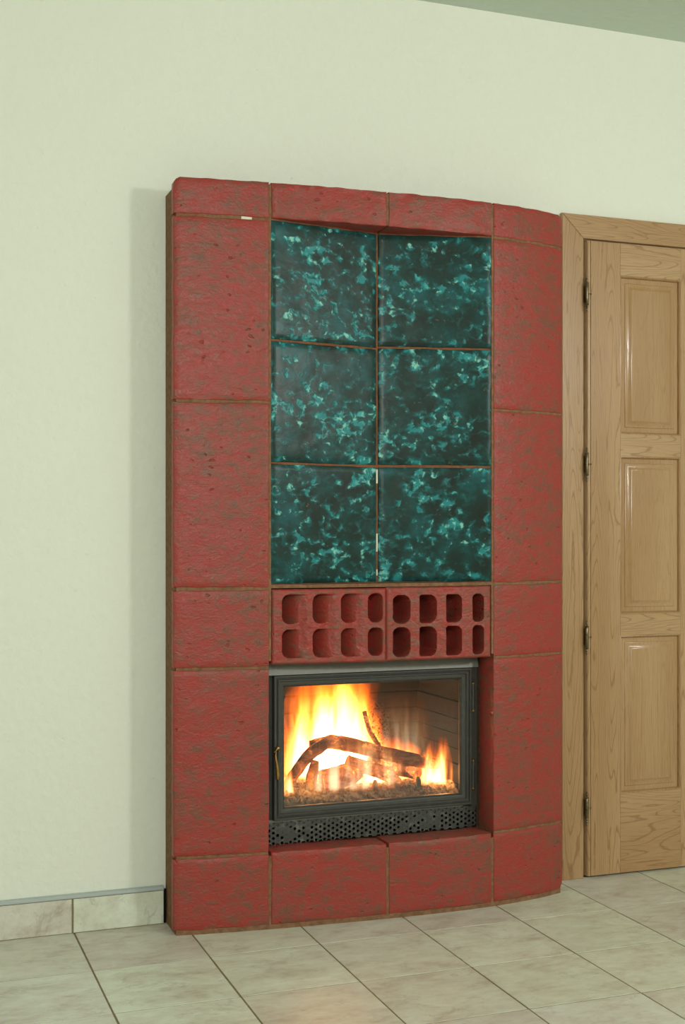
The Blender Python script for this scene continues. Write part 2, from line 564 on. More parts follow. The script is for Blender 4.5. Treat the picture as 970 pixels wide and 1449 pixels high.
# floor: mortar bed and every tile
floor = slab('floor', (X0, X1, Y0, 0.14, -0.06, -0.0014), M['floor_grout'], 'beige stoneware floor laid in a square grid')
xs_l = [TX + PITCH * k for k in range(-9, 14)]
xs_l = [X0] + [x for x in xs_l if X0 + 0.02 < x < X1 - 0.02] + [X1]
ys_l = [0.0] + [TY - PITCH * k for k in range(0, 16)]
ys_l = [y for y in ys_l if y > Y0 + 0.05] + [Y0]
mesh_cache = {}
GAP = 0.0024
rt = random.Random(3)
for i in range(len(xs_l) - 1):
    for j in range(len(ys_l) - 1):
        xa, xb, ya, yb = xs_l[i], xs_l[i + 1], ys_l[j + 1], ys_l[j]
        if xb - xa < 0.03 or yb - ya < 0.03:
            continue
        key = (round(xb - xa, 3), round(yb - ya, 3))
        if key not in mesh_cache:
            mb = MB()
            hx, hy = (xb - xa) / 2 - GAP, (yb - ya) / 2 - GAP
            mb.bevel_box(-hx, hx, -hy, hy, -0.0035, 0.0, 0.0004, '+z')
            o = mb.build('tile', M['stone'], floor, loc=(0, 0, 0))
            mesh_cache[key] = o
        else:
            o = mesh_cache[key].copy()
            COL.objects.link(o)
        o.location = ((xa + xb) / 2 + rt.uniform(-.0006, .0006), (ya + yb) / 2 + rt.uniform(-.0006, .0006), 0.0)
        o.rotation_euler = (0, 0, rt.uniform(-.001, .001))

# tiled skirting left of the fireplace
bb = empty('baseboard_left', (0.492, 0, 0))
tag(bb, 'beige tile skirting with grey edge strip left of the fireplace', kind='structure')
bx = [0.492 - PITCH * k for k in range(7, -1, -1)]
bx = [X0] + [x for x in bx if x > X0 + 0.02]
for k in range(len(bx) - 1):
    mb = MB()
    mb.bevel_box(bx[k] + 0.0025 - 0.492, bx[k + 1] - 0.0025 - 0.492, -0.0205, -0.004, 0.0015, 0.0925, 0.0012)
    mb.build('tile', M['stone'], bb)
mb = MB()
mb.bevel_box(0.0025, 0.250, -0.0205, -0.004, 0.0015, 0.0925, 0.0012)
mb.build('tile', M['stone'], bb)
mb = MB()
mb.box(X0 - 0.492, 0.248, -0.0180, 0.0, 0.0, 0.0940)
mb.build('joint_mortar', M['floor_grout'], bb)
mb = MB()
mb.bevel_box(X0 - 0.492, 0.251, -0.0225, 0.0, 0.0942, 0.1035, 0.002)
mb2 = MB()
mb2.box(0.2515, 0.2585, -0.012, -0.0005, 0.0, 0.0935)
mb2.build('end_gap_shade', M['seam'], bb)  # near-black box painting in the shade between skirting end and fireplace
tag(mb.build('edge_strip', M['trim'], bb), 'grey edging strip on top of the skirting')

# ------------------------------------------------------------------ oak door
door = empty('door_1', (DOOR_X0, 0, 0))
tag(door, 'oak panelled door in an oak frame right of the fireplace', kind='structure')
dx = DOOR_X0


def door_part(mb, name, mat, smooth=None, label=None):
    mb.v = [(x - dx, y, z) for x, y, z in mb.v]
    o = mb.build(name, mat, door, smooth)
    if label:
        o['label'] = label
    return o


def prism(mb, poly, y0, y1, ch=0.0015):
    """xz polygon pushed from y1 to the front y0 with a small chamfer."""
    n = len(poly)
    cx, cz = sum(p[0] for p in poly) / n, sum(p[1] for p in poly) / n
    inn = []
    for k in range(n):
        p0, p1, p2 = Vector(poly[k - 1]), Vector(poly[k]), Vector(poly[(k + 1) % n])
        e1, e2 = (p1 - p0).normalized(), (p2 - p1).normalized()
        n1, n2 = Vector((-e1.y, e1.x)), Vector((-e2.y, e2.x))
        b = (n1 + n2) / (1 + n1.dot(n2))
        inn.append(p1 + b * ch)
    vs_ = [(x, y1, z) for x, z in poly] + [(x, y0 + ch, z) for x, z in poly] + [(p.x, y0, p.y) for p in inn]
    fs = [tuple(range(n))[::-1], tuple(range(2 * n, 3 * n))]
    for r in (0, n):
        for i in range(n):
            j = (i + 1) % n
            fs.append((r + i, r + j, r + n + j, r + n + i))
    mb.add(vs_, fs)


CAS_Y = -0.0165
OX0, OX1, OZ = 2.004, 2.972, 2.087            # casing outside
IX0, IX1, IZ = 2.0805, 2.8955, 2.0125         # casing inside
g = 0.0006
mb = MB(); prism(mb, [(OX0, 0.0), (IX0, 0.0), (IX0, IZ - g), (OX0, OZ - g)], CAS_Y, 0.0); door_part(mb, 'frame_post', M['oak_v'])
mb = MB(); prism(mb, [(IX1, 0.0), (OX1, 0.0), (OX1, OZ - g), (IX1, IZ - g)], CAS_Y, 0.0); door_part(mb, 'frame_post', M['oak_v'])
mb = MB(); prism(mb, [(OX0, OZ), (IX0, IZ), (IX1, IZ), (OX1, OZ)], CAS_Y, 0.0); door_part(mb, 'frame_head', M['oak_h'])
# rebate behind the casing
mb = MB(); mb.box(IX0 - 0.004, 2.0910, 0.010, 0.12, 0.0, 2.02); door_part(mb, 'rebate_post', M['oak_v'])
mb = MB(); mb.box(2.885, IX1 + 0.004, 0.010, 0.12, 0.0, 2.02); door_part(mb, 'rebate_post', M['oak_v'])
mb = MB(); mb.box(2.0912, 2.8848, -0.002, 0.12, 2.0095, 2.0225); door_part(mb, 'rebate_head', M['oak_h'])

LF = -0.0190                                   # leaf face
LX0, LX1, LZ0, LZ1 = 2.0925, 2.8835, 0.006, 2.0060
FX0 = 2.1045                                   # groove between the rounded lip and the face
SX = [(FX0, 2.2125), (2.4395, 2.5365), (2.7635, 2.8715)]   # stiles
RZ = [(LZ0, 0.2570), (0.7590, 0.8280), (1.3300, 1.4010), (1.9045, LZ1)]
# rounded lips at both edges
for s, xa in ((1, LX0), (-1, LX1)):
    mb = MB()
    prof = [(0.0, 0.02), (0.0, LF + 0.009), (0.0012, LF + 0.005), (0.004, LF + 0.0018), (0.0075, LF + 0.0006), (0.0108, LF + 0.0012), (0.0112, 0.02)]
    for z in (LZ0, LZ1):
        mb.v += [(xa + s * a, b, z) for a, b in prof]
    n = len(prof)
    mb.f += [(i, (i + 1) % n, n + (i + 1) % n, n + i) for i in range(n)]
    mb.f += [tuple(range(n)), tuple(range(n, 2 * n))]
    door_part(mb, 'edge_lip', M['oak_v'], 40)
for a, b in SX:
    mb = MB()
    mb.bevel_box(a, b, LF, 0.02, LZ0, LZ1, 0.0008)
    door_part(mb, 'stile', M['oak_v'])
for (za, zb) in RZ:
    for (a, b) in ((SX[0][1], SX[1][0]), (SX[1][1], SX[2][0])):
        mb = MB()
        mb.bevel_box(a + .0002, b - .0002, LF + 0.0001, 0.02, za, zb, 0.0006)
        door_part(mb, 'rail', M['oak_h'])
mb = MB(); mb.box(FX0 - 0.0006, SX[2][1] + 0.0006, 0.012, 0.0235, LZ0, LZ1); door_part(mb, 'backing_board', M['oak_v'])


def rect_loops(mb, loops):
    """loops: list of (x0, x1, z0, z1, y); bridges them and caps the last."""
    base = len(mb.v)
    for x0, x1, z0, z1, y in loops:
        mb.v += [(x0, y, z0), (x1, y, z0), (x1, y, z1), (x0, y, z1)]
    for k in range(len(loops) - 1):
        for i in range(4):
            j = (i + 1) % 4
            mb.f.append((base + k * 4 + i, base + k * 4 + j, base + k * 4 + 4 + j, base + k * 4 + 4 + i))
    e = base + (len(loops) - 1) * 4
    mb.f.append((e, e + 1, e + 2, e + 3))


for (a, b) in ((SX[0][1], SX[1][0]), (SX[1][1], SX[2][0])):
    for k in range(3):
        za, zb = RZ[k][1], RZ[k + 1][0]
        # moulded bead around the opening
        mb = MB()
        lo = []
        for ins, y in ((0.0002, 0.011), (0.0002, LF + 0.0008), (0.0022, LF + 0.0002), (0.0042, LF + 0.0018), (0.0058, LF + 0.0048), (0.0064, LF + 0.0110), (0.0064, 0.011)):
            lo.append((a + ins, b - ins, za + ins, zb - ins, y))
        base = 0
        for x0, x1, z0, z1, y in lo:
            mb.v += [(x0, y, z0), (x1, y, z0), (x1, y, z1), (x0, y, z1)]
        for q in range(len(lo)):
            r = (q + 1) % len(lo)
            for i in range(4):
                j = (i + 1) % 4
                mb.f.append((q * 4 + i, q * 4 + j, r * 4 + j, r * 4 + i))
        door_part(mb, 'panel_bead', M['oak_v'], 50)
        mb = MB()
        py = LF + 0.0105
        lo = [(a + .0066, b - .0066, za + .0066, zb - .0066, 0.0115), (a + .0066, b - .0066, za + .0066, zb - .0066, py)]
        for ins, dy in ((0.0215, 0.0), (0.0218, -0.0008), (0.0224, -0.0016), (0.0234, -0.0022), (0.0248, -0.0025), (0.0262, -0.0024), (0.0285, -0.0026), (0.0320, -0.0033), (0.0355, -0.0047), (0.0385, -0.0066), (0.0400, -0.0078), (0.0416, -0.0086), (0.0434, -0.0090), (0.0455, -0.0091)):
            lo.append((a + ins, b - ins, za + ins, zb - ins, py + dy))
        rect_loops(mb, lo)
        mb.f.append((3, 2, 1, 0))
        door_part(mb, 'raised_panel', M['oak_panel'], 60)
# hinges
HX = 2.0838
for zc in (1.8365, 1.3025, 0.7595, 0.2230):
    mb = MB()
    hy = CAS_Y - 0.0135
    prof = [(0.0012, -0.0535), (0.0030, -0.0525), (0.0034, -0.0495), (0.0022, -0.0465), (0.0036, -0.0435), (0.0036, -0.0415), (0.0023, -0.0395), (0.0026, -0.0370),
            (0.0058, -0.0350), (0.0066, -0.0335), (0.0058, -0.0318), (0.0050, -0.0305), (0.0054, -0.0290)]
    mid = [(0.0057, -0.0285), (0.0057, -0.0105), (0.0049, -0.0100), (0.0049, -0.0090), (0.0057, -0.0085), (0.0057, 0.0065), (0.0049, 0.0070), (0.0049, 0.0080), (0.0057, 0.0085), (0.0057, 0.0285)]
    prof = prof + mid + [(r, -h) for r, h in reversed(prof)]
    mb.lathe(prof, 14, (HX, hy, zc))
    hinge = door_part(mb, 'hinge', M['bronze'], 40)
    mb = MB()
    mb.lathe([(0.0014, 0.0), (0.0014, 0.010), (0.0024, 0.0105), (0.0024, 0.013), (0.0012, 0.0135)], 8, (HX + 0.004, hy + 0.001, zc), 'x')
    mb.box(HX - 0.0015, HX + 0.0015, hy, CAS_Y + 0.018, zc - 0.026, zc + 0.026)
    mb.v = [(x - dx - hinge.location.x, y - hinge.location.y, z - hinge.location.z) for x, y, z in mb.v]
    mb.build('hinge_pin', M['bronze'], hinge)

# ------------------------------------------------------------------ tiled fireplace
PC = (0.26710505, 0.15532252, 0.10182673, -0.03800014, 3.05584038)


def plan(x):
    """Front of the fireplace in plan, read off its foot line on the floor."""
    u = x / 1.08 - 1.25
    v = 0.0
    for c in PC:
        v = v * u + c
    return 1.08 * (v - 3.235)


FXL, FXA, FXM, FXB, FXR = 0.744, 1.0055, 1.3440, 1.6745, 1.9385
FTOP = 2.046
fire = empty('tiled_fireplace', (FXM, 0.0, 0.0))
tag(fire, 'tall bowed fireplace faced in red and dark green glazed tiles against the wall', 'fireplace')


def fp(mb, name, mat, smooth=None, label=None):
    mb.v = [(x - FXM, y, z) for x, y, z in mb.v]
    o = mb.build(name, mat, fire, smooth)
    if label:
        o['label'] = label
    return o


def border_tile(x0, x1, z0, z1, depth, seed, round_corner=None, bow=0.0, yfun=plan, mat='red', name='border_tile', rough=0.0016, out=0.0, edge_wob=0.0022, label=None):
    nx = max(6, int((x1 - x0) / 0.014))
    nz = max(4, int((z1 - z0) / 0.014))
    m = 0.0030
    idx = {}
    mb = MB()

    def clamp_corner(x, z):
        if round_corner:
            rr = 0.014
            for cx, cz in round_corner:
                sx, sz = (1 if cx > 0 else -1), (1 if cz > 0 else -1)
                ex, ez = (x1 if cx > 0 else x0), (z1 if cz > 0 else z0)
                qx, qz = ex - sx * rr, ez - sz * rr
                ddx, ddz = (x - qx) * sx, (z - qz) * sz
                if ddx > 0 and ddz > 0:
                    mx = max(ddx, ddz)
                    L = math.hypot(ddx, ddz)
                    k = mx / L
                    x, z = qx + sx * ddx * k, qz + sz * ddz * k
        return x, z

    def wob(x, z):
        return noise.noise(Vector((x * 26 + seed, z * 26, seed * 1.7))) * edge_wob + noise.noise(Vector((x * 90, z * 90 + seed, 2.1))) * edge_wob * 0.35

    def put(key, x, z, dy):
        y = yfun(x) - out + dy
        idx[key] = len(mb.v)
        mb.v.append((x, y, z))
    for i in range(nx + 1):
        for k in range(nz + 1):
            x = x0 + m + (x1 - x0 - 2 * m) * i / nx
            z = z0 + m + (z1 - z0 - 2 * m) * k / nz
            if i in (0, nx):
                x += wob(x, z) * (1 if i == 0 else -1) * 0.6
            if k in (0, nz):
                z += wob(x + 3, z) * (1 if k == 0 else -1)
            x, z = clamp_corner(x, z)
            dy = rough * (noise.noise(Vector((x * 22 + seed, z * 30, seed))) + 0.6 * noise.noise(Vector((x * 55, z * 75 + seed, seed))))
            if i in (0, nx) or k in (0, nz):
                dy += 0.0008
            put(('f', i, k), x, z, dy)
    for i in range(nx):
        for k in range(nz):
            mb.f.append((idx['f', i, k], idx['f', i + 1, k], idx['f', i + 1, k + 1], idx['f', i, k + 1]))
    ring = [(i, 0) for i in range(nx)] + [(nx, k) for k in range(nz)] + [(i, nz) for i in range(nx, 0, -1)] + [(0, k) for k in range(nz, 0, -1)]
    prev = [idx['f', i, k] for i, k in ring]
    for lvl, (mm, dy) in enumerate(((m - 0.0010, 0.0018), (m, 0.0048), (m, depth))):
        cur = []
        for i, k in ring:
            fx, fy_, fz = mb.v[idx['f', i, k]]
            x, z = fx, fz
            if i == 0: x -= mm
            if i == nx: x += mm
            if k == 0: z -= mm
            if k == nz: z += mm
            x, z = clamp_corner(x, z)
            cur.append(len(mb.v))
            yy = yfun(x) - out + dy
            if lvl == 2:
                yy = min(yy, -0.004)
            mb.v.append((x, yy, z))
        L = len(ring)
        for a in range(L):
            b = (a + 1) % L
            mb.f.append((prev[a], cur[a], cur[b], prev[b]))
        prev = cur
    mb.f.append(tuple(prev))
    return fp(mb, name, M[mat], 55, label)


J = 0.0032      # half joint
RED = [
    # x0, x1, z0, z1, depth, rounded corners
    (FXL, FXA - J, 1.9475, FTOP, 0.024, ((-1, 1),)),
    (FXL, FXA - J, 1.4460, 1.9410, 0.022, None),
    (FXL, FXA - J, 0.9375, 1.4395, 0.022, None),
    (FXL, FXA - J, 0.7205, 0.9300, 0.022, None),
    (FXL, FXA - J, 0.2120, 0.7135, 0.024, None),
    (FXL, FXA - J, 0.0130, 0.2055, 0.024, None),
    (FXA + J, FXM - J, 1.9480, FTOP, 0.11, None),
    (FXM + J, FXB - J, 1.9480, FTOP, 0.11, None),
    (FXB + J, FXR, 1.9490, FTOP, 0.10, ((1, 1),)),
    (FXB + J, FXR, 1.4470, 1.9425, 0.05, None),
    (FXB + J, FXR, 0.9420, 1.4405, 0.05, None),
    (FXB + J, FXR, 0.7275, 0.9355, 0.05, None),
    (FXB + J, FXR, 0.2185, 0.7205, 0.09, None),
    (FXB + J, FXR, 0.0130, 0.2120, 0.05, ((1, -1),)),
    (FXA + J, FXM - J, 0.0130, 0.2110, 0.085, None),
    (FXM + J, FXB - J, 0.0130, 0.2130, 0.090, None),
]
for k, (x0, x1, z0, z1, dep, rc) in enumerate(RED):
    border_tile(x0, x1, z0, z1, dep, 3.1 * k + 1.0, rc, rough=0.0030 if k in (6, 7) else 0.0014)

# masonry core: one closed body of cells with openings for the niche, the vents and the insert
cxs = [0.7515, 0.81, 0.87, 0.94, FXA - 0.0050, FXA + 0.0030, 1.09, 1.175, 1.26, FXM, 1.43, 1.51, 1.59, FXB - 0.0030, FXB + 0.0050, 1.74, 1.80, 1.865, 1.9320]
czs = [0.0, 0.200, 0.722, 0.7345, 0.9340, 0.9435, 1.9510, 2.0260]


def core_solid(i, k):
    midx = 5 <= i < 13
    if not (0 <= i < len(cxs) - 1 and 0 <= k < len(czs) - 1):
        return False
    if 4 <= i < 14 and k in (1, 2):
        return False
    return not (midx and k in (3, 5))


mb = MB()
vid = {}


def cv(i, k, s):
    if (i, k, s) not in vid:
        vid[i, k, s] = len(mb.v)
        mb.v.append((cxs[i], plan(cxs[i]) + 0.0030 if s == 0 else -0.0005, 2.0400 if k == len(czs) - 1 and i >= 3 else czs[k]))
    return vid[i, k, s]


for i in range(len(cxs) - 1):
    for k in range(len(czs) - 1):
        if not core_solid(i, k):
            continue
        mb.f.append((cv(i, k, 0), cv(i + 1, k, 0), cv(i + 1, k + 1, 0), cv(i, k + 1, 0)))
        mb.f.append((cv(i, k, 1), cv(i, k + 1, 1), cv(i + 1, k + 1, 1), cv(i + 1, k, 1)))
        for di, dk, a, b in ((-1, 0, (i, k), (i, k + 1)), (1, 0, (i + 1, k), (i + 1, k + 1)), (0, -1, (i, k), (i + 1, k)), (0, 1, (i, k + 1), (i + 1, k + 1))):
            if not core_solid(i + di, k + dk):
                mb.f.append((cv(*a, 0), cv(*b, 0), cv(*b, 1), cv(*a, 1)))
fp(mb, 'mortar_core', M['grout'], None, 'brown mortar body showing in the joints and at the left side')

# green niche: two flat halves meeting in a shallow valley
VL, VR, VC = plan(FXA) + 0.001, plan(FXB) + 0.001, -0.1130
VALLEY = 1.3440


def valley(x):
    if x < VALLEY:
        return VL + (VC - VL) * (x - FXA) / (VALLEY - FXA)
    return VC + (VR - VC) * (x - VALLEY) / (FXB - VALLEY)


GZ = [(0.9455, 1.2745), (1.2805, 1.6125), (1.6180, 1.9440)]
GOFF = [(0.9455, 1.2745), (1.2815, 1.6165), (1.6220, 1.9440)]
for k in range(3):
    za, zb = GZ[k]
    border_tile(FXA + 0.0026, VALLEY - 0.0026, za, zb, 0.022, 40 + k * 5.3, None, yfun=valley, mat='green', name='glazed_tile', rough=0.0008, edge_wob=0.0016)
    za, zb = GOFF[k]
    border_tile(VALLEY + 0.0026, FXB - 0.0026, za, zb, 0.022, 70 + k * 4.1, None, yfun=valley, mat='green', name='glazed_tile', rough=0.0008, edge_wob=0.0016)
mb = MB()
for x, y in ((FXA, VL), (VALLEY, VC), (FXB, VR)):
    for z in (0.9440, 1.9505):
        mb.v += [(x, y + 0.0045, z), (x, -0.006, z)]
for s in (0, 4):
    mb.f += [(s, s + 4, s + 6, s + 2), (s + 1, s + 3, s + 7, s + 5), (s, s + 1, s + 5, s + 4), (s + 2, s + 6, s + 7, s + 3)]
mb.f += [(0, 2, 3, 1), (8, 9, 11, 10)]
fp(mb, 'niche_mortar', M['niche_grout'], None, 'rust brown mortar bed of the green tiles')
# specks of pale mortar or spacers left in the joints
for (x, z, w, hgt, yf) in ((0.940, 1.9435, 0.030, 0.0075, plan), (VALLEY - 0.001, 1.248, 0.0055, 0.040, valley), (VALLEY - 0.001, 1.058, 0.0050, 0.052, valley), (VALLEY - 0.001, 0.972, 0.0045, 0.018, valley)):
    mb = MB()
    yy = yf(x)
    mb.bevel_box(x - w / 2, x + w / 2, yy + 0.0005, yy + 0.006, z - hgt / 2, z + hgt / 2, 0.0008)
    fp(mb, 'mortar_chip', M['chip'], None, 'whitish chip stuck in a tile joint')


# vent tiles: moulded openings as a height field pressed into the clay
def sst(a, b, x):
    t_ = max(0.0, min(1.0, (x - a) / (b - a)))
    return t_ * t_ * (3 - 2 * t_)


def rrect(x, z, x0, x1, z0, z1, rl, rr):
    """signed distance to a rounded rectangle with its own left and right corner radii (negative inside)"""
    cx, cz = (x0 + x1) / 2, (z0 + z1) / 2
    r = rl if x < cx else rr
    qx, qz = abs(x - cx) - (x1 - x0) / 2 + r, abs(z - cz) - (z1 - z0) / 2 + r
    return min(max(qx, qz), 0.0) + math.hypot(max(qx, 0.0), max(qz, 0.0)) - r


ROWS_L = ((0.8350, 0.9165), (0.7410, 0.8205))
HL = [(1.0385, 1.1010), (1.1255, 1.1820), (1.2060, 1.2630), (1.2850, 1.3300)]
ROWS_R = ((0.8300, 0.9105), (0.7350, 0.8195))
HR = [(1.3585, 1.4120, 0.022, 0.024), (1.4400, 1.4930, 0.009, 0.024), (1.5240, 1.5730, 0.006, 0.020), (1.6075, 1.6455, 0.014, 0.018)]


def vent_left(x, z):
    d = 0.0
    for q, (a, b) in enumerate(HL):
        for r, (za, zb) in enumerate(ROWS_L):
            sd = rrect(x, z, a, b + (0.022 if q < 3 else 0.0), za, zb, 0.021, 0.018)
            if sd < 0:
                e = sst(0.0, 0.0035, -sd)
                s = max(0.0, min(1.0, (x - a) / (b + (0.020 if q < 3 else 0.0) - a)))
                if q < 3:
                    dd = 0.100 * (1 - s) ** 2.5
                else:
                    dd = 0.080 * (1 - s ** 3)
                d = max(d, dd * e)
        if q < 3:       # shared hollow to the right of the short web
            mid = (a + b) / 2
            s2 = sst(mid - 0.016, mid + 0.018, x) * (1 - sst(b - 0.016, b + 0.016, x))
            z2 = sst(ROWS_L[1][0], ROWS_L[1][0] + 0.03, z) * (1 - sst(ROWS_L[0][1] - 0.03, ROWS_L[0][1], z))
            d = max(d, 0.010 * s2 * z2)
    return d


def vent_right(x, z):
    d = 0.0
    for a, b, rl, rr in HR:
        for za, zb in ROWS_R:
            sd = rrect(x, z, a, b, za, zb, rl, rr)
            if sd < 0:
                d = max(d, 0.115 * sst(0.0, 0.0035, -sd))
    return d


def vent_tile(x0, x1, z0, z1, fun, seed):
    nx, nz = int((x1 - x0) / 0.0018), int((z1 - z0) / 0.0018)
    mb = MB()
    for i in range(nx + 1):
        for k in range(nz + 1):
            x, z = x0 + (x1 - x0) * i / nx, z0 + (z1 - z0) * k / nz
            e = min(x - x0, x1 - x, z - z0, z1 - z)
            lip = 0.004 * (1 - sst(0.0, 0.005, e))
            wv = 0.0014 * noise.noise(Vector((x * 45 + seed, z * 45, seed))) + 0.0007 * noise.noise(Vector((x * 130, z * 130, seed)))
            mb.v.append((x, plan(x) + 0.0005 + lip + wv + fun(x, z), z))
    w = nz + 1
    for i in range(nx):
        for k in range(nz):
            mb.f.append((i * w + k, (i + 1) * w + k, (i + 1) * w + k + 1, i * w + k + 1))
    ring = [i * w for i in range(nx)] + [nx * w + k for k in range(nz)] + [i * w + nz for i in range(nx, 0, -1)] + [k for k in range(nz, 0, -1)]
    cur = []
    for a in ring:
        x, y, z = mb.v[a]
        cur.append(len(mb.v))
        mb.v.append((x, plan(x) + 0.130, z))
    for a in range(len(ring)):
        b = (a + 1) % len(ring)
        mb.f.append((ring[a], cur[a], cur[b], ring[b]))
    mb.f.append(tuple(cur))
    return fp(mb, 'vent_tile', M['red'], 60, 'red clay tile with two rows of air openings')


vent_tile(1.0105, 1.3395, 0.7245, 0.9305, vent_left, 11.0)
vent_tile(1.3405, 1.6690, 0.7260, 0.9325, vent_right, 17.0)

# ------------------------------------------------------------------ fireplace insert (stove door, grille, lining)
A = Vector((1.0242, -0.1026))
B = Vector((1.6521, -0.0915))
ins_rot = math.atan2(B.y - A.y, B.x - A.x)
ins = empty('fireplace_insert', (A.x, A.y, 0.211), ins_rot)
tag(ins, 'dark cast iron fireplace insert with glass door burning in the red surround', 'fireplace insert')
# local: X to the right, Y into the wall, Z up from the ledge


def ip(mb, name, mat, smooth=None, parent=None, label=None):
    par = parent or ins
    if parent is not None:
        off = parent.location
        mb.v = [(x - off.x, y - off.y, z - off.z) for x, y, z in mb.v]
    o = mb.build(name, mat, par, smooth)
    if label:
        o['label'] = label
    return o


def frame_sweep(mb, prof, x0, x1, z0, z1):
    """prof: (inset, y) loop swept round a rectangle."""
    n = len(prof)
    for ins_, y in prof:
        mb.v += [(x0 + ins_, y, z0 + ins_), (x1 - ins_, y, z0 + ins_), (x1 - ins_, y, z1 - ins_), (x0 + ins_, y, z1 - ins_)]
    for q in range(n):
        r = (q + 1) % n
        for i in range(4):
            j = (i + 1) % 4
            mb.f.append((q * 4 + i, q * 4 + j, r * 4 + j, r * 4 + i))


IW = 0.648
# outer mounting frame
mb = MB()
frame_sweep(mb, [(0.0, 0.003), (0.0, 0.030), (0.030, 0.030), (0.030, 0.003)], -0.019, IW, 0.050, 0.506)
ip(mb, 'mounting_frame', M['iron'])
mb = MB()   # sloping top strip
mb.add([(-0.018, -0.022, 0.4785), (0.641, -0.022, 0.4785), (0.641, -0.014, 0.5130), (-0.018, -0.014, 0.5130),
        (-0.018, 0.02, 0.4785), (0.641, 0.02, 0.4785), (0.641, 0.02, 0.513), (-0.018, 0.02, 0.513)],
       [(0, 1, 2, 3), (7, 6, 5, 4), (0, 4, 5, 1), (1, 5, 6, 2), (2, 6, 7, 3), (3, 7, 4, 0)])
ip(mb, 'top_strip', M['steel'], None, None, 'lighter grey sloping strip above the glass door')
mb = MB()
mb.box(-0.018, 0.6, -0.002, 0.02, 0.0655, 0.0720)
ip(mb, 'sill_strip', M['steel'])
mb = MB()
mb.box(0.6260, 0.6440, -0.006, 0.004, 0.0655, 0.4780)
ip(mb, 'hinge_post', M['iron'])
# door
DX0, DX1, DZ0, DZ1 = 0.0080, 0.6225, 0.0725, 0.4765
mb = MB()
frame_sweep(mb, [(0.0, 0.004), (0.0, -0.0150), (0.0012, -0.0165), (0.0062, -0.0165), (0.0074, -0.0150), (0.0080, -0.0120), (0.0105, -0.0120), (0.0112, -0.0150),
                 (0.0125, -0.0162), (0.0160, -0.0162), (0.0172, -0.0148), (0.0180, -0.0110), (0.0260, -0.0105), (0.0285, -0.0095), (0.0335, -0.0030), (0.0335, 0.0060), (0.020, 0.0060)],
            DX0, DX1, DZ0, DZ1)
dleaf = ip(mb, 'door', M['iron'], 30)
mb = MB()
mb.box(0.0360, 0.5945, -0.0005, 0.0035, 0.1010, 0.4480)
pane = ip(mb, 'glass_pane', M['glass'], None, dleaf)
# handle: ball and drop grip at the left edge of the door
mb = MB()
hx, hz = 0.0125, 0.276
mb.lathe([(0.0020, -0.0300), (0.0056, -0.0285), (0.0066, -0.0250), (0.0056, -0.0215), (0.0030, -0.0200), (0.0030, -0.0150)], 12, (hx + 0.004, 0, hz), 'y')
mb.tube([(hx + 0.002, -0.027, hz), (hx - 0.003, -0.029, hz - 0.002), (hx - 0.0060, -0.031, hz - 0.010), (hx - 0.0050, -0.033, hz - 0.022), (hx - 0.0030, -0.034, hz - 0.040),
         (hx - 0.0005, -0.034, hz - 0.058), (hx + 0.0005, -0.034, hz - 0.072), (hx + 0.0000, -0.034, hz - 0.082), (hx - 0.0005, -0.034, hz - 0.087)],
        [0.0030, 0.0034, 0.0034, 0.0034, 0.0042, 0.0054, 0.0062, 0.0056, 0.0020], 12)
ip(mb, 'handle', M['brass'], 60, dleaf, 'worn brass drop handle')
# door hinges
for za, zb in ((0.347, 0.432), (0.117, 0.204)):
    mb = MB()
    L = zb - za
    mb.lathe([(0.0055, 0.004), (0.0055, L * 0.49), (0.0046, L * 0.495), (0.0046, L * 0.505), (0.0055, L * 0.51), (0.0055, L - 0.004)], 14, (0.6285, -0.0125, za))
    mb.box(0.6225, 0.6285, -0.0125, -0.004, za + 0.006, zb - 0.006)
    h = ip(mb, 'door_hinge', M['iron'], 40)
    for zz in (za, zb - 0.004):
        mb = MB()
        mb.lathe([(0.0030, -0.0015), (0.0050, 0.0), (0.0052, 0.004), (0.0030, 0.0052)], 12, (0.6285, -0.0125, zz))
        ip(mb, 'hinge_cap', M['brass'], 40, h, 'brass end cap')
